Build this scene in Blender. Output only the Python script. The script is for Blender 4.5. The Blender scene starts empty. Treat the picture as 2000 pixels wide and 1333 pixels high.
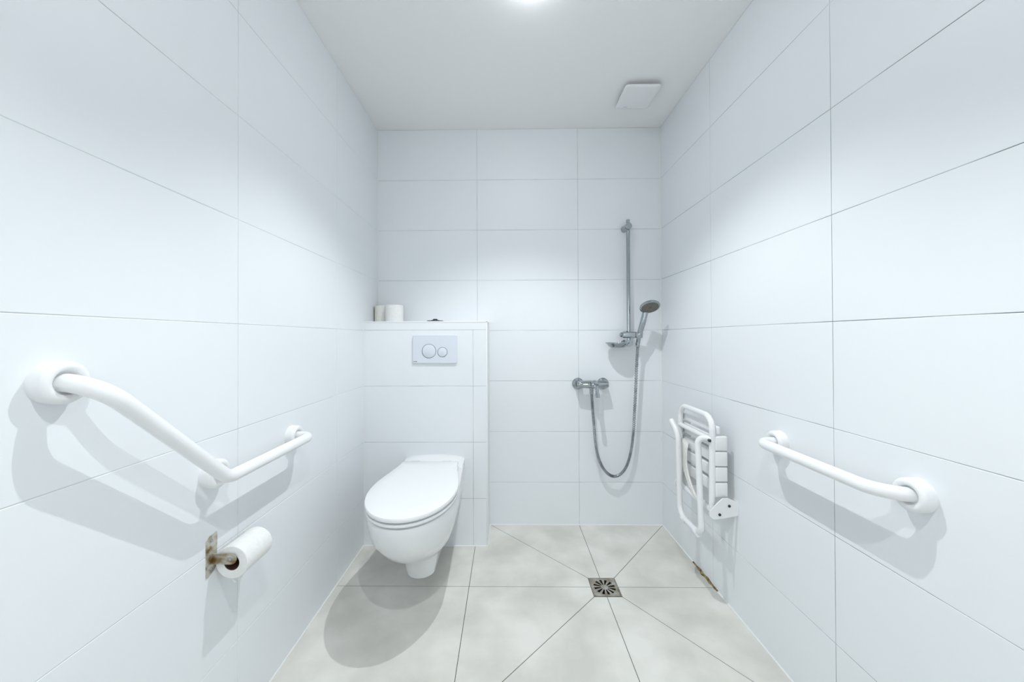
import bpy, bmesh, math, random
from mathutils import Vector, Matrix
random.seed(7)
scene = bpy.context.scene
COL = scene.collection
PI = math.pi

# ------------------------------------------------------------------ camera
W, H, FRONT = 1.6837, 2.3545, -3.05          # room: x 0..W, y FRONT..0, z 0..H
CAM = Vector((.77, -2.143, 1.1095))
yaw, pitch, roll, FPX, PX, PY = -.0124, .0067, -.0038, 703.89, 981.42, 654.99
Rz = Matrix(((math.cos(yaw), -math.sin(yaw), 0), (math.sin(yaw), math.cos(yaw), 0), (0, 0, 1)))
Rx = Matrix(((1, 0, 0), (0, math.cos(pitch), math.sin(pitch)), (0, -math.sin(pitch), math.cos(pitch))))
R = Rx @ Rz
right, fwd, up = R[0], R[1], R[2]
c_, s_ = math.cos(roll), math.sin(roll)
r2, u2 = c_ * right + s_ * up, -s_ * right + c_ * up
cd = bpy.data.cameras.new('camera')
cd.sensor_width = 36; cd.lens = FPX / 2000 * 36
cd.shift_x = (1000 - PX) / 2000; cd.shift_y = (PY - 666.5) / 2000
cd.clip_start = .02; cd.clip_end = 50
cam = bpy.data.objects.new('camera', cd); COL.objects.link(cam)
cam.matrix_world = Matrix(((r2.x, u2.x, -fwd.x, CAM.x), (r2.y, u2.y, -fwd.y, CAM.y), (r2.z, u2.z, -fwd.z, CAM.z), (0, 0, 0, 1)))
scene.camera = cam

# ------------------------------------------------------------------ light + exposure
world = bpy.data.worlds.new('world'); scene.world = world; world.use_nodes = True
world.node_tree.nodes['Background'].inputs[0].default_value = (.75, .85, 1, 1)
world.node_tree.nodes['Background'].inputs[1].default_value = .05
vs = scene.view_settings
vs.view_transform = 'Standard'; vs.look = 'None'; vs.gamma = 1; vs.use_curve_mapping = False
vs.exposure = 0.04
SPOT_W = 47.0
FILL_S = 10.0  # strength of the fill tubes added behind the camera
def spot(x, y, power):
    l = bpy.data.lights.new('downlight_beam', 'SPOT')
    l.energy = power; l.color = (.95, .985, 1.0)
    l.spot_size = math.radians(108); l.spot_blend = .52; l.shadow_soft_size = .007
    o = bpy.data.objects.new('downlight_beam', l); COL.objects.link(o)
    o.location = (x, y, H - .020)
    return o
LIGHTS = [(.858, -.91), (.858, -2.1)]
spot(*LIGHTS[0], SPOT_W); spot(*LIGHTS[1], SPOT_W * .68)

# ------------------------------------------------------------------ materials
def mat(name, col, rough=.5, metal=0, **kw):
    m = bpy.data.materials.new(name); m.use_nodes = True
    b = m.node_tree.nodes['Principled BSDF']
    b.inputs['Base Color'].default_value = (*col, 1)
    b.inputs['Roughness'].default_value = rough
    b.inputs['Metallic'].default_value = metal
    for k, v in kw.items(): b.inputs[k.replace('_', ' ')].default_value = v
    return m
def noise_mix(m, c1, c2, scale=8, detail=4, lo=.35, hi=.65, stretch=(1, 1, 1), rough=None, bump=0):
    nt = m.node_tree; b = nt.nodes['Principled BSDF']
    tc = nt.nodes.new('ShaderNodeTexCoord'); mp = nt.nodes.new('ShaderNodeMapping')
    mp.inputs['Scale'].default_value = stretch
    n = nt.nodes.new('ShaderNodeTexNoise'); n.inputs['Scale'].default_value = scale; n.inputs['Detail'].default_value = detail
    r = nt.nodes.new('ShaderNodeValToRGB')
    r.color_ramp.elements[0].position = lo; r.color_ramp.elements[1].position = hi
    r.color_ramp.elements[0].color = (*c1, 1); r.color_ramp.elements[1].color = (*c2, 1)
    nt.links.new(tc.outputs['Object'], mp.inputs[0]); nt.links.new(mp.outputs[0], n.inputs['Vector'])
    nt.links.new(n.outputs['Fac'], r.inputs[0]); nt.links.new(r.outputs[0], b.inputs['Base Color'])
    if rough:
        mr = nt.nodes.new('ShaderNodeMapRange'); mr.inputs[3].default_value, mr.inputs[4].default_value = rough
        nt.links.new(n.outputs['Fac'], mr.inputs[0]); nt.links.new(mr.outputs[0], b.inputs['Roughness'])
    if bump:
        bp = nt.nodes.new('ShaderNodeBump'); bp.inputs['Strength'].default_value = bump; bp.inputs['Distance'].default_value = .002
        nt.links.new(n.outputs['Fac'], bp.inputs['Height']); nt.links.new(bp.outputs[0], b.inputs['Normal'])
    return m
M = {}
M['tile'] = noise_mix(mat('white_wall_tile', (.9, .91, .92), .42), (.871, .903, .930), (.881, .912, .938), 3, 3)
M['grout'] = noise_mix(mat('wall_grout', (.5, .52, .52), .9), (.30, .33, .34), (.62, .65, .66), 5, 3, .4, .6)
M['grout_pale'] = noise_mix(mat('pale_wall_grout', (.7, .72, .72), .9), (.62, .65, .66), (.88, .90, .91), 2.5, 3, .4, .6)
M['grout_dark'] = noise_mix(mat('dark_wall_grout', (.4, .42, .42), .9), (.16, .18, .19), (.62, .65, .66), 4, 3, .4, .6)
M['floor'] = noise_mix(mat('floor_tile', (.6, .6, .56), .5), (.66, .65, .60), (.83, .82, .77), 4.5, 10, .36, .66, rough=(.42, .6))
M['floor_grout'] = mat('floor_grout', (.10, .10, .09), .9)
M['ceiling'] = mat('ceiling_paint', (.955, .96, .96), .85)
M['silicone'] = mat('silicone', (.86, .88, .87), .4)
M['mould'] = noise_mix(mat('mould_stain', (.3, .2, .08), .8), (.13, .085, .03), (.40, .30, .14), 60, 5, .4, .62)
M['ceramic'] = mat('white_ceramic', (.88, .89, .90), .12)
M['seat_plastic'] = mat('seat_plastic', (.90, .91, .92), .22)
M['coated'] = mat('white_coated_tube', (.90, .91, .92), .28)
M['plastic'] = mat('white_plastic', (.90, .91, .92), .38)
M['ivory'] = mat('ivory_plastic', (.89, .89, .85), .4)
M['chrome'] = mat('chrome', (.40, .43, .45), .06, 1)
M['chrome_dark'] = noise_mix(mat('hose_steel', (.40, .42, .44), .25, 1), (.32, .34, .36), (.5, .52, .54), 40)
M['satin'] = mat('satin_grey_plate', (.76, .80, .88), .35, .0)
M['satin_metal'] = mat('satin_chrome', (.70, .74, .82), .35, .35)
M['dark'] = mat('dark_ink', (.05, .06, .07), .6)
M['bolt'] = mat('dark_bolt', (.06, .065, .075), .4, .6)
M['rust'] = noise_mix(mat('rusted_steel', (.5, .42, .3), .38, .8), (.25, .155, .06), (.64, .63, .56), 42, 5, .36, .56, (.6, 1, 1), (.3, .6), .3)
M['steel'] = noise_mix(mat('brushed_steel', (.5, .48, .44), .38, .9), (.36, .31, .24), (.62, .59, .54), 25, 5, .35, .65)
M['paper'] = noise_mix(mat('tissue_paper', (.88, .88, .86), .95), (.86, .865, .85), (.90, .90, .89), 90, 3, bump=.3)
M['paper_warm'] = noise_mix(mat('cream_tissue_paper', (.86, .86, .78), .95), (.84, .84, .77), (.89, .89, .83), 90, 3, bump=.3)
M['cardboard'] = mat('cardboard', (.10, .055, .035), .9)
M['rubber'] = mat('nozzle_rubber', (.10, .10, .085), .6)
M['face'] = mat('spray_face', (.30, .29, .25), .35, .3)
M['door'] = noise_mix(mat('door_paint', (.85, .86, .86), .5), (.84, .85, .85), (.87, .88, .88), 3)
M['black'] = mat('drain_dark', (.015, .015, .015), .8)
def emis(name, col, s):
    m = mat(name, col, .5); b = m.node_tree.nodes['Principled BSDF']
    b.inputs['Emission Color'].default_value = (*col, 1); b.inputs['Emission Strength'].default_value = s
    return m
M['tube'] = emis('added_fill_glow', (.95, .985, 1), FILL_S)  # glow of the added fill tubes
M['lens'] = emis('lamp_lens', (.95, .98, 1), 240)

# ------------------------------------------------------------------ helpers
def obj(name, bm, m, parent=None, smooth=True, loc=None, kind=None):
    me = bpy.data.meshes.new(name)
    bmesh.ops.recalc_face_normals(bm, faces=bm.faces[:])
    bm.to_mesh(me); bm.free()
    ms = m if isinstance(m, (list, tuple)) else [m]
    for q in ms: me.materials.append(M[q] if isinstance(q, str) else q)
    if smooth:
        me.shade_smooth()
        try: me.set_sharp_from_angle(angle=math.radians(38))
        except Exception: pass
    o = bpy.data.objects.new(name, me); COL.objects.link(o)
    if parent:
        o.parent = parent
        o.matrix_parent_inverse = Matrix.Identity(4)
        o.location = -Vector(parent_origin(parent))
    if kind: o['kind'] = kind
    return o
ORIG = {}
def parent_origin(p):
    v = Vector(ORIG.get(p.name, (0, 0, 0)))
    return v
def thing(name, label, cat, loc=(0, 0, 0), group=None):
    o = bpy.data.objects.new(name, None); COL.objects.link(o)
    o.location = loc; o.empty_display_size = .05
    ORIG[o.name] = tuple(loc)
    o['label'] = label; o['category'] = cat
    if group: o['group'] = group
    return o
# meshes are built in world coordinates; a part is shifted so that it sits right under its thing
# sub-parts: parent is a part whose own origin is already the room origin
def frame_from(axis):
    a = Vector(axis).normalized()
    t = Vector((0, 0, 1)) if abs(a.z) < .9 else Vector((0, 1, 0))
    u = a.cross(t).normalized(); v = a.cross(u).normalized()
    return a, u, v
def loft(bm, rings, cap0=True, cap1=True, closed=False):
    vs_ = [[bm.verts.new(p) for p in r] for r in rings]
    n = len(rings[0]); k = len(rings)
    for i in range(k if closed else k - 1):
        A, B = vs_[i], vs_[(i + 1) % k]
        for j in range(n):
            bm.faces.new((A[j], A[(j + 1) % n], B[(j + 1) % n], B[j]))
    if not closed:
        if cap0: bm.faces.new(list(reversed(vs_[0])))
        if cap1: bm.faces.new(vs_[-1])
def lathe(bm, base, axis, prof, n=48, cap0=True, cap1=True, closed=False):
    a, u, v = frame_from(axis); b = Vector(base)
    rings = []
    for (r, h) in prof:
        r = max(r, 1e-5)
        rings.append([b + a * h + (u * math.cos(t) + v * math.sin(t)) * r for t in [2 * PI * i / n for i in range(n)]])
    loft(bm, rings, cap0, cap1, closed)
def fillet(pts, rad, n=10):
    pts = [Vector(p) for p in pts]; out = [pts[0]]
    for i in range(1, len(pts) - 1):
        p, a, b = pts[i], pts[i - 1], pts[i + 1]
        r = rad[i - 1] if isinstance(rad, (list, tuple)) else rad
        d1, d2 = (a - p).normalized(), (b - p).normalized()
        ang = d1.angle(d2)
        if r <= 0 or abs(ang - PI) < 1e-3: out.append(p); continue
        t = min(r / math.tan(ang / 2), (a - p).length * .499 if i > 1 else (a - p).length * .98, (b - p).length * .499 if i < len(pts) - 2 else (b - p).length * .98)
        r = t * math.tan(ang / 2)
        c = p + (d1 + d2).normalized() * (r / math.sin(ang / 2))
        s, e = p + d1 * t, p + d2 * t
        v1, v2 = s - c, e - c
        tot = v1.angle(v2); ax = v1.cross(v2).normalized()
        for k in range(n + 1):
            out.append(c + Matrix.Rotation(tot * k / n, 3, ax) @ v1)
    out.append(pts[-1])
    return out
def tube(bm, pts, r, n=24, caps=True, closed=False):
    pts = [Vector(p) for p in pts]; k = len(pts)
    rings = []; prev = None
    for i in range(k):
        a = pts[(i - 1) % k] if (closed or i > 0) else pts[0]
        b = pts[(i + 1) % k] if (closed or i < k - 1) else pts[-1]
        t = (b - a).normalized()
        if prev is None:
            _, u, _v = frame_from(t)
        else:
            u = (prev - t * prev.dot(t)).normalized()
        prev = u; v = t.cross(u)
        rr = r[i] if isinstance(r, (list, tuple)) else r
        rings.append([pts[i] + (u * math.cos(q) + v * math.sin(q)) * rr for q in [2 * PI * j / n for j in range(n)]])
    loft(bm, rings, caps, caps, closed)
def spline(pts, n=12):
    P = [Vector(p) for p in pts]; P = [P[0] * 2 - P[1]] + P + [P[-1] * 2 - P[-2]]
    out = []
    for i in range(1, len(P) - 2):
        for k in range(n):
            t = k / n; a, b, c, d = P[i - 1], P[i], P[i + 1], P[i + 2]
            out.append(.5 * ((2 * b) + (c - a) * t + (2 * a - 5 * b + 4 * c - d) * t * t + (3 * b - a - 3 * c + d) * t ** 3))
    out.append(P[-2]); return out
def box(bm, lo, hi, bev=0, seg=2):
    lo, hi = Vector(lo), Vector(hi)
    g = bmesh.ops.create_cube(bm, size=1)
    vs_ = g['verts']
    for v in vs_:
        v.co = Vector(((lo[i] + hi[i]) / 2 + v.co[i] * (hi[i] - lo[i]) for i in range(3)))
    if bev:
        es = list({e for v in vs_ for e in v.link_edges})
        bmesh.ops.bevel(bm, geom=es, offset=bev, segments=seg, affect='EDGES', profile=.5)
def prism(bm, poly, vec):
    vec = Vector(vec)
    A = [bm.verts.new(Vector(p)) for p in poly]; B = [bm.verts.new(Vector(p) + vec) for p in poly]
    n = len(A)
    bm.faces.new(A); bm.faces.new(list(reversed(B)))
    for i in range(n): bm.faces.new((A[i], B[i], B[(i + 1) % n], A[(i + 1) % n]))
def rrect(cx, cy, w, h, r, n=6):
    out = []
    for k, (sx, sy) in enumerate(((1, 1), (-1, 1), (-1, -1), (1, -1))):
        for i in range(n + 1):
            a = PI / 2 * k + PI / 2 * i / n
            out.append((cx + sx * (w / 2 - r) + r * math.cos(a), cy + sy * (h / 2 - r) + r * math.sin(a)))
    return out
def mkobj(name, fn, m, parent=None, **k):
    bm = bmesh.new(); fn(bm); return obj(name, bm, m, parent, **k)

# ------------------------------------------------------------------ the room
GAP, CH, DEP = .0008, .0009, .0012
def tile_poly(bm, O, U, V, N, poly, gap=GAP, ch=CH, dep=DEP):
    """one tile: face polygon in (u, v), inset by the joint, with a small chamfer falling into it"""
    def inset(p, d):
        n = len(p); area = sum(p[i][0] * p[(i + 1) % n][1] - p[(i + 1) % n][0] * p[i][1] for i in range(n))
        sg = 1 if area > 0 else -1; out = []
        for i in range(n):
            a, b, c = Vector(p[i - 1]), Vector(p[i]), Vector(p[(i + 1) % n])
            d1, d2 = (b - a).normalized(), (c - b).normalized()
            n1, n2 = Vector((-d1.y, d1.x)) * sg, Vector((-d2.y, d2.x)) * sg
            m_ = (n1 + n2); m_ = m_ / max(m_.dot(n1), .15)
            out.append(b + m_ * d)
        return out
    def P(q, h): return O + U * q[0] + V * q[1] + N * h
    a, b = inset(poly, gap), inset(poly, gap + ch)
    rings = [[P(q, -dep) for q in a], [P(q, -ch * .6) for q in a], [P(q, 0) for q in b]]
    vs_ = [[bm.verts.new(p) for p in r] for r in rings]
    n = len(poly)
    for i in range(2):
        for j in range(n): bm.faces.new((vs_[i][j], vs_[i][(j + 1) % n], vs_[i + 1][(j + 1) % n], vs_[i + 1][j]))
    bm.faces.new(vs_[-1])
def tiled(name, O, U, V, N, us, vs2, skip=None, extra=None, thick=.1, mats=('tile', 'grout')):
    O, U, V, N = map(Vector, (O, U, V, N)); bm = bmesh.new()
    for i in range(len(us) - 1):
        for j in range(len(vs2) - 1):
            if skip and skip(us[i], us[i + 1], vs2[j], vs2[j + 1]): continue
            tile_poly(bm, O, U, V, N, [(us[i], vs2[j]), (us[i + 1], vs2[j]), (us[i + 1], vs2[j + 1]), (us[i], vs2[j + 1])])
    for p in (extra or []): tile_poly(bm, O, U, V, N, p, .0011, .0006)
    k = len(bm.faces)
    q = [(us[0], vs2[0]), (us[-1], vs2[0]), (us[-1], vs2[-1]), (us[0], vs2[-1])]
    A = [O + U * a + V * b - N * DEP * .9 for a, b in q]
    prism(bm, A, -N * thick)
    bm.faces.ensure_lookup_table()
    for f in bm.faces[k:]: f.material_index = 1
    return obj(name, bm, mats, smooth=False, kind='structure')
ZR = 1.1508
rows = [0] + [ZR + .3 * n for n in range(-3, 4)] + [H]
def cols(first, end): 
    out = [0]; v = first
    while v < end - .02: out.append(v); v += .6
    return out + [end]
L = -FRONT
tiled('wall_back', (0, 0, 0), (1, 0, 0), (0, 0, 1), (0, -1, 0), [0, .5941, 1.1941, W], rows)
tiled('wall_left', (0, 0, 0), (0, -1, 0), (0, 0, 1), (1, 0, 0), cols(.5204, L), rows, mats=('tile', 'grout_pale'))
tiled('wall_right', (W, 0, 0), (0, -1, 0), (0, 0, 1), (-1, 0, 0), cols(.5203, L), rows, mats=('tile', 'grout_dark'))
DX0, DX1, DZ = .42, 1.30, 2.05
wf = tiled('wall_front', (0, FRONT, 0), (1, 0, 0), (0, 0, 1), (0, 1, 0), [0, DX0, DX1, W], [0] + [ZR + .3 * n for n in range(-3, 3)] + [DZ, H],
           skip=lambda a, b, c, d: a >= DX0 - .01 and b <= DX1 + .01 and d <= DZ + .01)
# floor: 60 cm tiles, the shower square cut towards the drain
yc, dl, dr, dt, db = -.531, 1.1385, 1.2585, -.471, -.591
TL, TR, BL, BR = (.668, 0), (W, 0), (.597, -1.127), (W, -1.127)
cx_ = 1.193
ex = [[TL, (cx_, 0), (cx_, dt), (dl, dt)], [(cx_, 0), TR, (dr, dt), (cx_, dt)],
      [TR, (W, yc), (dr, yc), (dr, dt)], [(W, yc), BR, (dr, db), (dr, yc)],
      [BR, (cx_, -1.127), (cx_, db), (dr, db)], [(cx_, -1.127), BL, (dl, db), (cx_, db)],
      [BL, (.597, yc), (dl, yc), (dl, db)], [(.597, yc), (.597, 0), TL, (dl, dt), (dl, yc)]]
ex = [[(x, -y) for x, y in p] for p in ex]
bm = bmesh.new()
O_, U_, V_, N_ = Vector((0, 0, 0)), Vector((1, 0, 0)), Vector((0, -1, 0)), Vector((0, 0, 1))
for p in ex: tile_poly(bm, O_, U_, V_, N_, p, .0012, .0006)
ys = [0, .531, 1.127, 1.727, 2.327, 2.927, L]
for i in range(6):
    for a, b in ((0, .597), (.597, 1.197), (1.197, W)):
        if a > .5 and i < 2: continue
        tile_poly(bm, O_, U_, V_, N_, [(a, ys[i]), (b, ys[i]), (b, ys[i + 1]), (a, ys[i + 1])], .0012, .0006)
k = len(bm.faces)
# slab in four pieces around the drain well
for lo, hi in (((0, FRONT), (dl, 0)), ((dr, FRONT), (W, 0)), ((dl, dt), (dr, 0)), ((dl, FRONT), (dr, db))):
    box(bm, (*lo, -.12), (*hi, -.0011))
bm.faces.ensure_lookup_table()
for f in bm.faces[k:]: f.material_index = 1
obj('floor', bm, ('floor', 'floor_grout'), smooth=False, kind='structure')
mkobj('ceiling', lambda b: box(b, (-.1, FRONT - .1, H), (W + .1, .1, H + .1)), 'ceiling', smooth=False, kind='structure')
# tiled boxing that hides the cistern, with its ledge
BW, BD, BH = .664, .2186, 1.197
bm = bmesh.new()
O_ = Vector((0, -BD, 0)); N_ = Vector((0, -1, 0)); U_ = Vector((1, 0, 0)); V_ = Vector((0, 0, 1))
for a, b in ((0, .588), (.588, BW - .004)):
    for c, d in ((0, .2508), (.2508, .5508), (.5508, .8508), (.8508, 1.1508)):
        tile_poly(bm, O_, U_, V_, N_, [(a, c), (b, c), (b, d), (a, d)])
tile_poly(bm, O_, U_, V_, N_, [(0, 1.1508), (BW - .004, 1.1508), (BW - .004, BH - .003), (0, BH - .003)])
tile_poly(bm, Vector((0, 0, BH)), U_, Vector((0, -1, 0)), V_, [(0, 0), (BW - .004, 0), (BW - .004, BD - .004), (0, BD - .004)])
for c, d in ((0, .2508), (.2508, .5508), (.5508, .8508), (.8508, BH - .003)):
    tile_poly(bm, Vector((BW, 0, 0)), Vector((0, -1, 0)), V_, Vector((1, 0, 0)), [(0, c), (BD - .004, c), (BD - .004, d), (0, d)])
k = len(bm.faces)
box(bm, (0, -BD + .0011, 0), (BW - .0011, 0, BH - .0011))
bm.faces.ensure_lookup_table()
for f in bm.faces[k:]: f.material_index = 1
obj('wall_boxing', bm, ('tile', 'grout'), smooth=False, kind='structure')
def edge_trim(b):
    box(b, (BW - .007, -BD - .0015, 0), (BW + .0015, -BD + .006, BH + .001), .0015)
    box(b, (0, -BD - .0015, BH - .006), (BW + .0015, -BD + .006, BH + .0015), .0015)
    box(b, (BW - .007, -BD, BH - .006), (BW + .0015, -.0005, BH + .0015), .0015)
mkobj('trim_1', edge_trim, 'plastic', kind='structure')
# silicone beads
def bead(b, a, c, w=.004):
    tube(b, [a, c], w, 8)
def beads(b):
    z = .0005
    bead(b, (BW + .002, -.002, z), (W, -.002, z)); bead(b, (W - .001, 0, z), (W - .001, -.35, z)); bead(b, (W - .001, -.56, z), (W - .001, FRONT, z))
    bead(b, (.001, -BD, z), (.001, FRONT, z)); bead(b, (0, -BD - .002, z), (BW, -BD - .002, z)); bead(b, (BW + .002, 0, z), (BW + .002, -BD, z))
    bead(b, (W - .001, -.001, 0), (W - .001, -.001, H), .003); bead(b, (.001, -.001, BH), (.001, -.001, H), .003)
    bead(b, (BW + .001, -.001, 0), (BW + .001, -.001, BH), .003); bead(b, (.001, -BD, 0), (.001, -BD, BH), .002)
mkobj('trim_2', beads, 'silicone', kind='structure')
def stain(b):
    # swollen, mouldy length of sealant: an irregular low ridge
    n = 60; rings = []
    for i in range(n + 1):
        t = i / n; y = -.335 - .245 * t
        w = .0035 + .013 * max(0, math.sin(PI * t)) * (.35 + .65 * (.5 + .5 * math.sin(t * 17 + 1.2)) * (.5 + .5 * math.sin(t * 31))) * (1 if t < .85 else (1 - t) / .15)
        h = .004 + .008 * math.sin(PI * t) ** 2 * (.6 + .4 * math.sin(t * 23))
        rings.append([Vector((W + .0005, y, -.0005)), Vector((W - w, y, -.0005)), Vector((W - w * .8, y, .0018)), Vector((W - .0022, y, h * .6)), Vector((W + .0005, y, h))])
    loft(b, rings)
mkobj('trim_3', stain, 'mould', kind='structure')
# door behind the camera
mkobj('door_1', lambda b: box(b, (DX0 + .04, FRONT - .03, .008), (DX1 - .04, FRONT + .01, DZ - .04), .002), 'door', kind='structure')
def dframe(b):
    box(b, (DX0, FRONT - .09, 0), (DX0 + .04, FRONT + .018, DZ), .002); box(b, (DX1 - .04, FRONT - .09, 0), (DX1, FRONT + .018, DZ), .002)
    box(b, (DX0 + .04, FRONT - .09, DZ - .04), (DX1 - .04, FRONT + .018, DZ), .002)
mkobj('trim_4', dframe, 'plastic', kind='structure')

# ------------------------------------------------------------------ ceiling downlights (just above the frame)
for i, (x, y) in enumerate(LIGHTS):
    t = thing('ceiling_downlight', ['round recessed ceiling downlight over the toilet and shower end', 'round recessed ceiling downlight further from the shower wall'][i], 'ceiling light', (x, y, H), 'recessed ceiling downlights')
    mkobj('trim_ring', lambda b: lathe(b, (x, y, H), (0, 0, -1), [(.033, -.001), (.040, -.001), (.040, .002), (.038, .004), (.035, .004), (.033, .002)], 48, False, False, True), 'plastic', t)
    mkobj('lens', lambda b: lathe(b, (x, y, H + .001), (0, 0, -1), [(.0001, 0), (.026, 0), (.026, .007), (.0245, .012), (.019, .0155), (.010, .0175), (.0001, .018)], 48), 'lens', t)

# ------------------------------------------------------------------ toilet
TX = .388
def outline(z, yf, hw, hb, ym, n=48, p=2.0, yb=-BD):
    """plan outline: straight-ish flanks from the wall to ym, then a (super)ellipse to the tip yf"""
    pts = []
    m_ = 10
    for i in range(m_):                         # right flank going forward
        t = i / m_; s = t * t * (3 - 2 * t)
        pts.append(Vector((TX + hb + (hw - hb) * s, yb + (ym - yb) * t, z)))
    for i in range(n + 1):
        a = PI * i / n; c, s = math.cos(a), math.sin(a)
        x = hw * (abs(c) ** (2 / p)) * (1 if c >= 0 else -1); y = (yf - ym) * (abs(s) ** (2 / p))
        pts.append(Vector((TX + x, ym + y, z)))
    for i in range(m_ - 1, -1, -1):
        t = i / m_; s = t * t * (3 - 2 * t)
        pts.append(Vector((TX - hb - (hw - hb) * s, yb + (ym - yb) * t, z)))
    return pts
toilet = thing('wall_hung_toilet', 'white wall-hung toilet with its lid closed, under the flush plate', 'toilet', (TX, -BD, 0))
def bowl(b):
    lv = [  # z, front, half width, half width at wall, ym
        (.076, -.560, .030, .030, -.545), (.077, -.592, .050, .050, -.548), (.084, -.606, .060, .062, -.550), (.11, -.612, .065, .07, -.552), (.14, -.624, .071, .085, -.552),
        (.175, -.645, .080, .10, -.553), (.198, -.672, .090, .112, -.555), (.217, -.710, .105, .122, -.565), (.240, -.756, .121, .130, -.585), (.27, -.802, .137, .137, -.61),
        (.308, -.846, .151, .144, -.63), (.345, -.882, .163, .149, -.645), (.39, -.905, .170, .152, -.655), (.425, -.915, .1725, .154, -.66), (.446, -.917, .172, .155, -.66),
        (.452, -.9145, .1695, .155, -.66), (.4545, -.909, .164, .153, -.66)]
    loft(b, [outline(*l) for l in lv])
bowl_o = mkobj('bowl', bowl, 'ceramic', toilet)
def deck(b):
    # raised rear deck, arched at the wall
    rings = []
    for y, hw, z0 in ((-BD, .155, .486), (-.245, .1555, .486), (-.275, .155, .480), (-.30, .154, .470), (-.335, .153, .460)):
        r = []
        for i in range(17):
            t = -1 + 2 * i / 16
            r.append(Vector((TX + hw * t, y, z0 - (.017 if y > -.3 else .008) * abs(t) ** 2.5)))
        r += [Vector((TX + hw, y, .43)), Vector((TX - hw, y, .43))]
        rings.append(r)
    loft(b, rings)
mkobj('rear_deck', deck, 'ceramic', toilet)
def slab(b, yf, hw, hb, ym, yb, z0, z1, r, dome=0, hole=None, n=48):
    rings = []
    seq = [(r, z0), (r * .3, z0 + r * .3), (0, z0 + r), (0, z1 - r), (r * .3, z1 - r * .3), (r, z1)]
    for ins, z in seq:
        rings.append(outline(z, yf + ins, hw - ins, hb - ins, ym, n, 2.05, yb - ins))
    if dome:
        for k_, zz in ((.25, .6), (.55, .9), (.85, 1)):
            rings.append([Vector((TX + (p.x - TX) * (1 - k_), (p.y + .62) * (1 - k_) - .62, z1 + dome * zz)) for p in rings[5]])
    loft(b, rings)
seat = mkobj('seat', lambda b: slab(b, -.922, .177, .140, -.66, -.352, .4610, .4730, .0045), 'seat_plastic', toilet)
lid = mkobj('lid', lambda b: slab(b, -.926, .179, .138, -.66, -.350, .4790, .4970, .0065, .003), 'seat_plastic', toilet)
for sx in (-1, 1):
    def hinge(b): lathe(b, (TX + sx * .078 - .024, -.338, .480), (1, 0, 0), [(.0001, 0), (.010, .001), (.011, .004), (.011, .044), (.010, .047), (.0001, .048)], 24)
    mkobj('hinge', hinge, 'chrome', toilet)

# ------------------------------------------------------------------ flush plate
FY = -BD
fp = thing('flush_plate', 'pale grey dual flush plate with two round buttons on the tiled boxing', 'flush plate', (.386, FY, 1.05))
def plate(b):
    o = rrect(.386, 1.049, .238, .151, .008); i2 = rrect(.386, 1.049, .234, .147, .007)
    loft(b, [[Vector((x, FY, z)) for x, z in o], [Vector((x, FY - .008, z)) for x, z in o], [Vector((x, FY - .010, z)) for x, z in i2]])
mkobj('plate', plate, 'satin', fp)
for cx, r in ((.3545, .0375), (.4265, .0262)):
    bz = 1.0385 if r > .03 else 1.033
    bo = mkobj('flush_button', lambda b: lathe(b, (cx, FY - .009, bz), (0, -1, 0), [(r - .0018, 0), (r - .0018, .0025), (r - .003, .0033), (.0001, .0035)], 64), 'satin', fp)
    mkobj('button_ring', lambda b: lathe(b, (cx, FY - .0095, bz), (0, -1, 0), [(r - .0016, 0), (r, 0), (r, .0018), (r - .0016, .0018)], 64, False, False, True), 'bolt', bo)
def mark(b):
    x = .2735
    for k_, (w_, h_) in enumerate(((.003, .0035), (.003, .003), (.002, .0048), (.003, .003), (.0025, .0035), (.002, .003))):
        box(b, (x, FY - .0107, .981), (x + w_ * .8, FY - .0098, .981 + h_)); x += w_ + .0006
mkobj('maker_mark', mark, 'bolt', fp, smooth=False)

# ------------------------------------------------------------------ loose rolls on the ledge, small chrome piece
def make_roll(loc, r, h, m, label, cat='toilet paper', group='toilet paper rolls on the ledge'):
    t = thing('toilet_paper_roll', label, cat, loc, group)
    x, y, z = loc
    mkobj('paper', lambda b: lathe(b, loc, (0, 0, 1), [(.021, .0), (r - .002, 0), (r, .002), (r, h - .002), (r - .002, h), (.021, h)], 48, False, False, True), m, t)
    mkobj('cardboard_core', lambda b: lathe(b, loc, (0, 0, 1), [(.0195, .001), (.021, .001), (.021, h - .001), (.0195, h - .001)], 32, False, False, True), 'cardboard', t)
    return t
make_roll((.052, -.052, BH + .001), .050, .097, 'paper_warm', 'cream toilet paper roll on the ledge, in the corner behind the other roll')
make_roll((.132, -.108, BH + .001), .050, .096, 'paper', 'white toilet paper roll on the ledge, right of the cream one')
sm = thing('metal_fitting', 'small flat dark metal piece lying on the ledge above the flush plate', 'metal piece', (.376, -.168, BH + .001))
def fitting(b):
    lathe(b, (.376, -.168, BH + .0015), (0, 0, 1), [(.0001, 0), (.042, 0), (.045, .0015), (.044, .005), (.024, .006), (.018, .009), (.0001, .0095)], 40)
mkobj('rim_plate', fitting, 'bolt', sm)
mkobj('knob', lambda b: lathe(b, (.376, -.168, BH + .0108), (0, 0, 1), [(.011, 0), (.013, .002), (.012, .005), (.0001, .006)], 24), 'bolt', sm)

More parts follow.
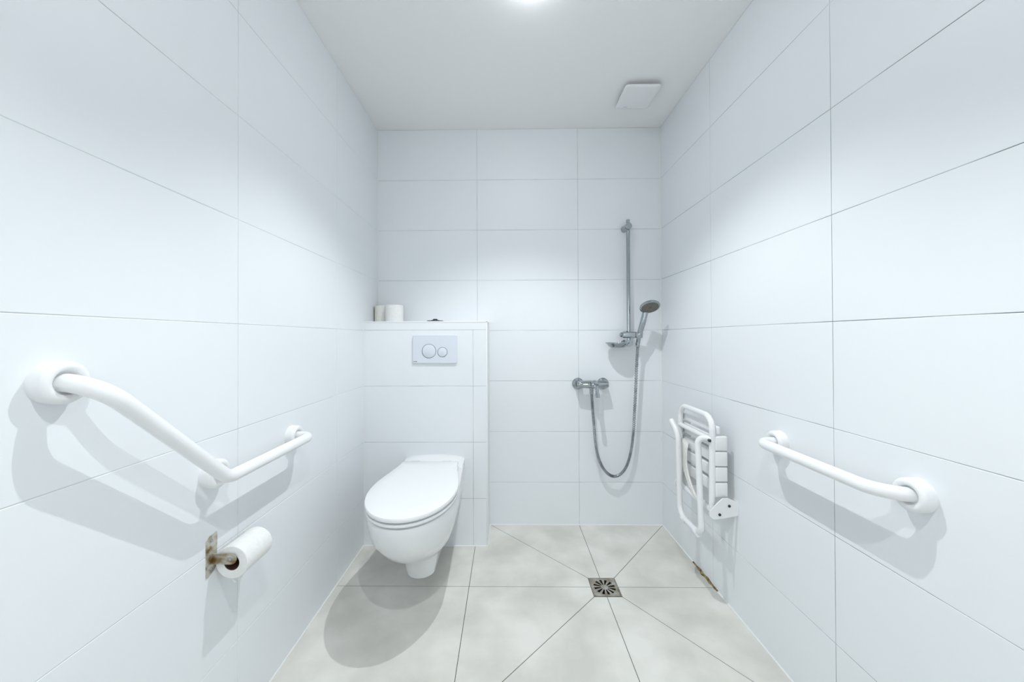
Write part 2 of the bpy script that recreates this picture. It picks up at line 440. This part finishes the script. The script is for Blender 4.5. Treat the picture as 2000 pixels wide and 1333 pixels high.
# ------------------------------------------------------------------ grab bars
def flange(b, p, n, r=.0365):
    lathe(b, p, n, [(r, 0), (r, .021), (r - .0015, .025), (r - .006, .0285), (r - .011, .029), (.0215, .0265), (.0195, .021), (.017, .019)], 64)
TR_ = .0158
S = .073
lb = thing('grab_bar', 'long white bent grab bar on the left wall above the paper holder', 'grab bar', (0, -1.24, .76))
A1, A2, B1 = (-1.541, 1.036), (-1.250, .762), (-.868, .7625)
pts = fillet([(.005, *A1), (S, *A1), (S, *A2), (S, *B1), (.005, *B1)], [.062, .06, .036], 14)
mkobj('bar', lambda b: tube(b, pts, TR_, 32), 'coated', lb)
for (y, z) in (A1, (-1.216, .760), B1):
    mkobj('wall_flange', lambda b: flange(b, (0, y, z), (1, 0, 0)), 'plastic', lb)
def midleg(b):
    tube(b, [(.006, -1.216, .760), (.066, -1.220, .7615)], .0105, 20)
mkobj('support_leg', midleg, 'coated', lb)
rb = thing('grab_bar', 'short straight white grab bar on the right wall near the folded seat', 'grab bar', (W, -1.13, .757))
C1, C2 = (-.925, .7575), (-1.330, .757)
pts2 = fillet([(W - .005, *C1), (W - S, *C1), (W - S, *C2), (W - .005, *C2)], [.036, .066], 14)
mkobj('bar', lambda b: tube(b, pts2, TR_, 32), 'coated', rb)
for (y, z) in (C1, C2):
    mkobj('wall_flange', lambda b: flange(b, (W, y, z), (-1, 0, 0)), 'plastic', rb)

# ------------------------------------------------------------------ paper holder + its roll
ph = thing('toilet_paper_holder', 'rusty steel toilet paper holder screwed to the left wall', 'paper holder', (0, -1.16, .545))
RC = (.048, .5235)                           # roll axis x, z
AC = (.049, .5355)                           # pin axis
for k_, (y, dy) in enumerate(((-1.2135, 1),)):
    def bracket(b):
        y0, y1 = (y - .017, y + .017)
        # wall plate with one clipped lower corner
        ys_ = [(y0, .606), (y0 + .012 * 0, .606), (y1, .610), (y1, .515), (y1 - .012, .503), (y0 + .002, .496), (y0, .498)]
        zt = .600 if k_ == 0 else .570
        prism(b, [(0, q[0], q[1]) for q in [(y0, zt - .010), (y0 + .012, zt - .002), (y1, zt), (y1, .516), (y1 - .010, .504), (y0 + .003, .495), (y0, .499)]], (.0022, 0, 0))
        # arm towards the room, rounded end
        hw = .0135; xe = AC[0] + .002
        pl = [(.001, AC[1] - hw), (xe, AC[1] - hw)] + [(xe + hw * math.sin(a), AC[1] - hw * math.cos(a)) for a in [PI * i / 12 for i in range(1, 12)]] + [(xe, AC[1] + hw), (.001, AC[1] + hw)]
        prism(b, [(q[0], y + dy * .004, q[1]) for q in pl], (0, -.0022, 0))
    br = mkobj('bracket', bracket, 'rust', ph)
    for (yy, zz) in ((y, .585 if k_ == 0 else .560), (y - .002, .512)):
        mkobj('screw', lambda b: lathe(b, (.002, yy, zz), (1, 0, 0), [(.0042, 0), (.0038, .0014), (.0001, .0018)], 16), 'chrome', br)
    mkobj('screw', lambda b: lathe(b, (AC[0], y + dy * .0045 - (.0025 if dy > 0 else -.0005), AC[1]), (0, -dy, 0), [(.0042, 0), (.0038, .0014), (.0001, .0018)], 16), 'chrome', br)
mkobj('end_stop', lambda b: prism(b, [(x, -1.099, z) for x, z in rrect(.052, .540, .024, .040, .010)], (0, -.0025, 0)), 'rust', ph)
mkobj('spindle', lambda b: tube(b, [(AC[0], -1.2100, AC[1]), (AC[0], -1.101, AC[1])], .0065, 20), 'ivory', ph)
hr = thing('toilet_paper_roll', 'white toilet paper roll hanging in the rusty holder on the left wall', 'toilet paper', (RC[0], -1.155, RC[1]))
RR = .0425
mkobj('paper', lambda b: lathe(b, (RC[0], -1.206, RC[1]), (0, 1, 0), [(.0205, 0), (RR - .0015, 0), (RR, .0015), (RR, .0985), (RR - .0015, .100), (.0205, .100)], 64, False, False, True), 'paper', hr)
mkobj('cardboard_core', lambda b: lathe(b, (RC[0], -1.2055, RC[1]), (0, 1, 0), [(.0192, 0), (.0205, 0), (.0205, .099), (.0192, .099)], 40, False, False, True), 'cardboard', hr)
def torn(b):
    # loose torn sheet end hanging behind the roll
    x0 = RC[0] - .006; top = []; bot = []
    for i in range(13):
        t = i / 12; y = -1.205 + .097 * t
        z1 = RC[1] - RR + .002; z0 = RC[1] - RR - .004 - .012 * (.5 + .5 * math.sin(i * 2.3)) * (1 if i < 5 else .35)
        top.append(Vector((x0 + .004, y, z1))); bot.append(Vector((x0 + .012, y, z0)))
    loft(b, [[p, q, q + Vector((.0007, 0, 0)), p + Vector((.0007, 0, 0))] for p, q in zip(top, bot)])
mkobj('loose_sheet', torn, 'paper', hr)

# ------------------------------------------------------------------ shower rail, hand shower, hose, mixer
RX, RY = 1.4735, -.050
sr = thing('shower_rail', 'tall chrome shower slide rail with a soap dish on the back wall', 'shower rail', (RX, 0, 1.07))
mkobj('rail', lambda b: tube(b, [(RX, RY, 1.055), (RX, RY, 1.789)], .0105, 24), 'chrome', sr)
def bracket_top(b): lathe(b, (1.466, 0, 1.748), (.06, -1, 0), [(.019, 0), (.019, .006), (.0175, .008), (.0175, .066), (.019, .068), (.019, .074), (.016, .077), (.0001, .078)], 32)
mkobj('wall_bracket', bracket_top, 'chrome', sr)
def bracket_low(b): lathe(b, (1.463, 0, 1.074), (.03, -1, 0), [(.019, 0), (.019, .006), (.0165, .008), (.0165, .074), (.018, .076), (.018, .084), (.0001, .086)], 32)
mkobj('wall_bracket', bracket_low, 'chrome', sr)
def slider(b):
    box(b, (1.431, -.082, 1.104), (1.512, -.032, 1.140), .009, 4)
    lathe(b, (1.452, -.057, 1.135), (0, 0, 1), [(.011, 0), (.011, .007), (.009, .009), (.0001, .009)], 20)
sl = mkobj('slider', slider, 'chrome', sr)
mkobj('hand_shower_cradle', lambda b: lathe(b, (1.521, -.074, 1.106), (.08, -.10, 1), [(.0125, 0), (.0205, 0), (.0215, .003), (.0215, .030), (.0205, .032), (.0125, .032)], 32, False, False, True), 'chrome', sr)
mkobj('slider_knob', lambda b: lathe(b, (1.432, -.057, 1.123), (-1, 0, 0), [(.0125, 0), (.0125, .008), (.010, .010), (.0001, .010)], 20), 'chrome', sr)
def dish(b):
    # shallow oval soap dish clipped to the lower bracket
    rings = []
    for (sx, sy, z) in ((.012, .008, 1.048), (.035, .026, 1.049), (.050, .040, 1.056), (.058, .048, 1.068), (.066, .056, 1.074), (.066, .056, 1.079), (.060, .050, 1.079), (.052, .042, 1.068), (.045, .035, 1.060), (.012, .008, 1.054)):
        rings.append([Vector((1.402 + sx * math.cos(a), -.072 + sy * math.sin(a), z)) for a in [2 * PI * i / 48 for i in range(48)]])
    loft(b, rings)
    box(b, (1.445, -.085, 1.066), (1.486, -.060, 1.082), .003)
mkobj('soap_dish', dish, 'chrome', sr)

hs = thing('hand_shower', 'chrome hand shower with a round dark spray face on the rail', 'shower head', (1.521, -.08, 1.10))
HC = Vector((1.556, -.155, 1.272)); HN = Vector((0, -.54, -.84)).normalized()     # centre and facing of the head
WV = (Vector((-.12, .87, -.44)) - HN * Vector((-.12, .87, -.44)).dot(HN)).normalized()
def handle(b):
    P = spline([(1.5195, -.073, 1.072), (1.5215, -.077, 1.105), (1.527, -.086, 1.14), (1.537, -.098, 1.19), HC + WV * .056 - HN * .006, HC + WV * .040 - HN * .018, HC + WV * .010 - HN * .021], 8)
    n = len(P); rr = [.0105 + .0050 * min(1, i / (n * .45)) for i in range(n)]
    tube(b, P, rr, 24)
mkobj('handle', handle, 'chrome', hs)
hd = mkobj('head', lambda b: lathe(b, HC - HN * .026, HN, [(.0001, 0), (.020, .001), (.040, .007), (.0515, .015), (.054, .020), (.054, .025), (.0515, .0275), (.0465, .0275), (.0465, .025), (.0001, .025)], 64), 'chrome', hs)
mkobj('spray_face', lambda b: lathe(b, HC - HN * .001, HN, [(.046, 0), (.046, .0018), (.0001, .0022)], 64), 'face', hd)
def nozzles(b):
    a, u, v = frame_from(HN)
    for r, n in ((.0405, 30), (.033, 24), (.0255, 18), (.018, 12), (.0105, 8), (.004, 4)):
        for i in range(n):
            t = 2 * PI * (i + .5 * (n % 4 == 0)) / n
            c = HC + (u * math.cos(t) + v * math.sin(t)) * r + HN * .0005
            lathe(b, c, HN, [(.0023, 0), (.0018, .0028), (.0001, .003)], 7)
noz = mkobj('spray_nozzles', nozzles, 'rubber', hd)

hose = thing('shower_hose', 'ribbed chrome shower hose hanging in a loop below the rail', 'hose', (1.385, -.06, .31))
HP = spline([(1.2545, -.066, .800), (1.256, -.066, .765), (1.260, -.064, .70), (1.267, -.062, .61), (1.276, -.06, .51), (1.288, -.058, .435), (1.312, -.055, .370), (1.345, -.052, .325), (1.383, -.050, .305),
             (1.421, -.050, .317), (1.452, -.050, .355), (1.473, -.050, .41), (1.487, -.052, .48), (1.496, -.054, .56), (1.502, -.058, .68), (1.508, -.063, .82), (1.513, -.068, .96), (1.5175, -.072, 1.06)], 40)
def hosefn(b):
    tube(b, HP, [.0078 + .0013 * (1 if (i // 2) % 2 else -1) for i in range(len(HP))], 14)
mkobj('ribbed_tube', hosefn, 'chrome_dark', hose)
mkobj('end_nut', lambda b: lathe(b, (1.5172, -.0718, 1.052), (.02, -.04, 1), [(.0095, 0), (.0115, .004), (.0115, .022), (.0095, .027)], 24), 'chrome', hose)
mkobj('end_nut', lambda b: lathe(b, (1.2545, -.066, .806), (0, 0, -1), [(.0115, 0), (.0115, .016), (.0095, .024)], 24), 'chrome', hose)

MZ = .836
mx = thing('shower_mixer', 'chrome single-lever shower mixer tap on the back wall left of the rail', 'tap', (1.262, 0, MZ))
for x in (1.189, 1.336):
    mkobj('wall_rosette', lambda b: lathe(b, (x, 0, MZ - .001), (0, -1, 0), [(.0345, 0), (.0345, .003), (.033, .007), (.027, .012), (.020, .015), (.020, .028), (.0215, .028), (.0215, .046), (.0001, .046)], 48), 'chrome', mx)
mkobj('body', lambda b: lathe(b, (1.172, -.064, MZ + .002), (1, 0, 0), [(.0001, 0), (.016, .001), (.019, .005), (.020, .03), (.022, .055), (.0235, .09), (.022, .125), (.020, .15), (.019, .172), (.016, .177), (.0001, .178)], 40), 'chrome', mx)
mkobj('cartridge_cap', lambda b: lathe(b, (1.266, -.060, MZ + .002), (.0, -1, .12), [(.0225, 0), (.0235, .01), (.0235, .040), (.021, .047), (.012, .051), (.0001, .052)], 40), 'chrome', mx)
def lever(b):
    P = spline([(1.266, -.098, MZ + .016), (1.267, -.118, MZ + .006), (1.268, -.134, MZ - .022), (1.269, -.148, MZ - .060)], 8)
    rings = []
    for i, p in enumerate(P):
        t = i / (len(P) - 1); hw = .0150 - .006 * t + (.002 if t > .8 else 0); hh = .0085 - .0035 * t
        rings.append([p + Vector((hw * math.cos(a), -hh * math.sin(a) * .9, -hh * math.sin(a) * .3)) for a in [2 * PI * k_ / 20 for k_ in range(20)]])
    loft(b, rings)
mkobj('lever', lever, 'chrome', mx)
mkobj('hose_outlet', lambda b: lathe(b, (1.2545, -.066, MZ - .012), (0, 0, -1), [(.012, 0), (.012, .014), (.010, .019)], 24), 'chrome', mx)

# ------------------------------------------------------------------ folding shower seat
fs = thing('folding_shower_seat', 'white slatted shower seat folded up against the right wall', 'shower seat', (W, -.53, .42))
YN, YF = -.672, -.385                        # near and far side of the seat frame
XF = W - .088
fr = fillet([(XF, YN, .418), (XF + .004, YN, .785), (XF + .004, YF - .02, .785), (XF, YF - .02, .418)], [.055, .055], 12)
mkobj('seat_frame', lambda b: tube(b, fr, .0118, 24), 'coated', fs)
for i in range(5):
    z0 = .468 + .0620 * i
    if i == 4: z1 = z0 + .030
    else: z1 = z0 + .048
    def slat(b):
        y0, y1 = YN - .006, YF + .0
        box(b, (W - .072, y0, z0), (W - .056, y1, z1), .004, 3)
        if i < 4:
            box(b, (W - .079, y0 - .006, z0 - .004), (W - .030, y0 + .012, z1 + .006), .005, 3)
            box(b, (W - .074, y1 - .012, z0 - .004), (W - .030, y1 + .006, z1 + .006), .005, 3)
    mkobj('slat', slat, 'plastic', fs)
def crossbar(b): tube(b, [(XF, YN, .692), (XF, YF - .02, .692)], .0105, 20)
mkobj('crossbar', crossbar, 'coated', fs)
XL = W - .125
lg = fillet([(XF - .002, -.652, .712), (XL, -.652, .700), (XL, -.655, .305), (XL, -.472, .305), (XL, -.440, .700), (XF - .0, -.400, .735)], [.035, .045, .045, .035], 12)
lg = fillet([(XF, -.672, .694), (XL, -.636, .700), (XL, -.662, .298), (XL, -.478, .298), (XL + .002, -.462, .660), (XL - .004, -.405, .712)], [.03, .045, .05, .08], 12)
leg = mkobj('folding_leg', lambda b: tube(b, lg, .0118, 24), 'coated', fs)
for y in (-.628, -.520):
    mkobj('rubber_foot', lambda b: tube(b, [(XL, y - .012, .296), (XL, y + .012, .296)], .0150, 20), 'plastic', leg)
for y, sg in ((-.697, 1), (-.395, -1)):
    def brk(b):
        pl = [(W - .002, .452), (W - .040, .468), (W - .062, .466), (W - .098, .432), (W - .112, .412), (W - .112, .396), (W - .098, .384), (W - .060, .388), (W - .002, .400)]
        prism(b, [(x, y - .003, z) for x, z in pl], (0, .005, 0))
        box(b, (W - .003, y - .004 if sg > 0 else y - .030, .398), (W, y + .030 if sg > 0 else y + .004, .455), .001)
    bo = mkobj('hinge_bracket', brk, 'coated', fs)
    if sg > 0:
        for (x, z) in ((W - .036, .438), (W - .074, .404)):
            mkobj('bolt', lambda b: lathe(b, (x, y - .003, z), (0, -1, 0), [(.0055, 0), (.0055, .002), (.004, .004), (.0001, .004)], 12), 'bolt', bo)
mkobj('bolt', lambda b: lathe(b, (W - .100, -.676, .692), (-.3, -1, 0), [(.006, 0), (.006, .010), (.004, .012), (.0001, .012)], 12), 'bolt', fs)
mkobj('hinge_axle', lambda b: tube(b, [(W - .088, -.694, .408), (W - .088, -.397, .408)], .0125, 20), 'coated', fs)
def strap(b):
    # curved ivory edge of the seat's hygiene cut-out
    P = spline([(W - .078, -.440, .622), (W - .092, -.462, .616), (W - .100, -.470, .585), (W - .101, -.474, .53), (W - .101, -.498, .48), (W - .101, -.545, .432), (W - .100, -.585, .408)], 8)
    rings = [[p + Vector((-.003, -.020, -.006)), p + Vector((.004, -.020, -.006)), p + Vector((.004, .020, .006)), p + Vector((-.003, .020, .006))] for p in P]
    loft(b, rings)
mkobj('curved_brace', strap, 'ivory', fs)

# ------------------------------------------------------------------ floor drain
fd = thing('floor_drain', 'square steel floor drain grate with radial slots in the shower floor', 'drain', ((dl + dr) / 2, yc, 0))
DC = Vector(((dl + dr) / 2, (dt + db) / 2, 0)); hs_ = (dr - dl) / 2
def drain_frame(b):
    def sq(s, z): return [DC + Vector((a * s, c * s, z)) for a, c in ((1, 1), (-1, 1), (-1, -1), (1, -1))]
    loft(b, [sq(hs_ - .001, -.03), sq(hs_ - .001, .0006), sq(hs_ - .0045, .0006), sq(hs_ - .0045, -.002), sq(hs_ - .012, -.002), sq(hs_ - .012, -.03)], False, False, True)
mkobj('frame', drain_frame, 'steel', fd, smooth=False)
def grate(b):
    # plate ring by ring in polar sectors so that the radial slots are real holes
    NS, z1, z0, S2 = 12, .0, -.0018, hs_ - .0055
    ri, ro = .016, .047
    def edge(a, r=None):
        d = Vector((math.cos(a), math.sin(a), 0))
        if r is None: r = S2 / max(abs(d.x), abs(d.y))
        return DC + d * r
    N = NS * 6; V1 = []
    def solid(i): return (i % 6) in (0, 1, 5)
    for z in (z1, z0):
        c = b.verts.new(DC + Vector((0, 0, z)))
        rings = [[b.verts.new(edge(2 * PI * (i - 3) / N + .13, r) + Vector((0, 0, z))) for i in range(N)] for r in (ri, ro, None)]
        V1.append((c, rings))
    for k_, (c, rings) in enumerate(V1):
        for i in range(N):
            j = (i + 1) % N
            b.faces.new((c, rings[0][i], rings[0][j]))
            if solid(i): b.faces.new((rings[0][i], rings[1][i], rings[1][j], rings[0][j]))
            b.faces.new((rings[1][i], rings[2][i], rings[2][j], rings[1][j]))
    for i in range(N):
        j = (i + 1) % N; (c0, T), (c1, B) = V1
        if not solid(i):
            b.faces.new((T[0][i], T[0][j], B[0][j], B[0][i])); b.faces.new((T[1][i], T[1][j], B[1][j], B[1][i]))
        if solid(i) != solid((i - 1) % N): b.faces.new((T[0][i], T[1][i], B[1][i], B[0][i]))
        b.faces.new((T[2][i], T[2][j], B[2][j], B[2][i]))
mkobj('grate', grate, 'steel', fd, smooth=False)
mkobj('sump', lambda b: box(b, (dl + .002, db + .002, -.031), (dr - .002, dt - .002, -.0295)), 'black', fd, smooth=False)

# ------------------------------------------------------------------ ceiling vent
vx, vy = 1.4375, -.312
vt = thing('ceiling_vent', 'white square extractor vent cover on the ceiling at the right', 'vent', (vx, vy, H))
mkobj('base_frame', lambda b: box(b, (vx - .058, vy - .060, H - .021), (vx + .058, vy + .060, H), .006), 'plastic', vt)
def vplate(b):
    rings = []
    for w_, z in ((.166, H - .020), (.174, H - .022), (.174, H - .028), (.168, H - .031), (.15, H - .0325)):
        rings.append([Vector((x, y, z)) for x, y in rrect(vx, vy, w_, w_ + .006, .018)])
    loft(b, rings)
mkobj('cover_plate', vplate, 'plastic', vt)
mkobj('indicator', lambda b: box(b, (vx - .050, vy + .064, H - .0335), (vx - .030, vy + .069, H - .032), .0006), 'satin_metal', vt)

# ------------------------------------------------------------------ unseen glowing tubes added as fill light beside the door, behind the camera
for lx, side in ((.21, 'left'), (1.49, 'right')):
    wl = thing('added_fill_light', 'upright white glowing tube added for fill light, nearer the %s wall, beside the door' % side, 'added fill light', (lx, FRONT, 1.3), 'upright fill tubes added beside the door')
    mkobj('fill_tube_back', lambda b: box(b, (lx - .025, FRONT + .001, .94), (lx + .025, FRONT + .035, 1.66), .006), 'plastic', wl)
    mkobj('fill_tube', lambda b: tube(b, [(lx, FRONT + .055, .95), (lx, FRONT + .055, 1.65)], .024, 24), 'tube', wl)
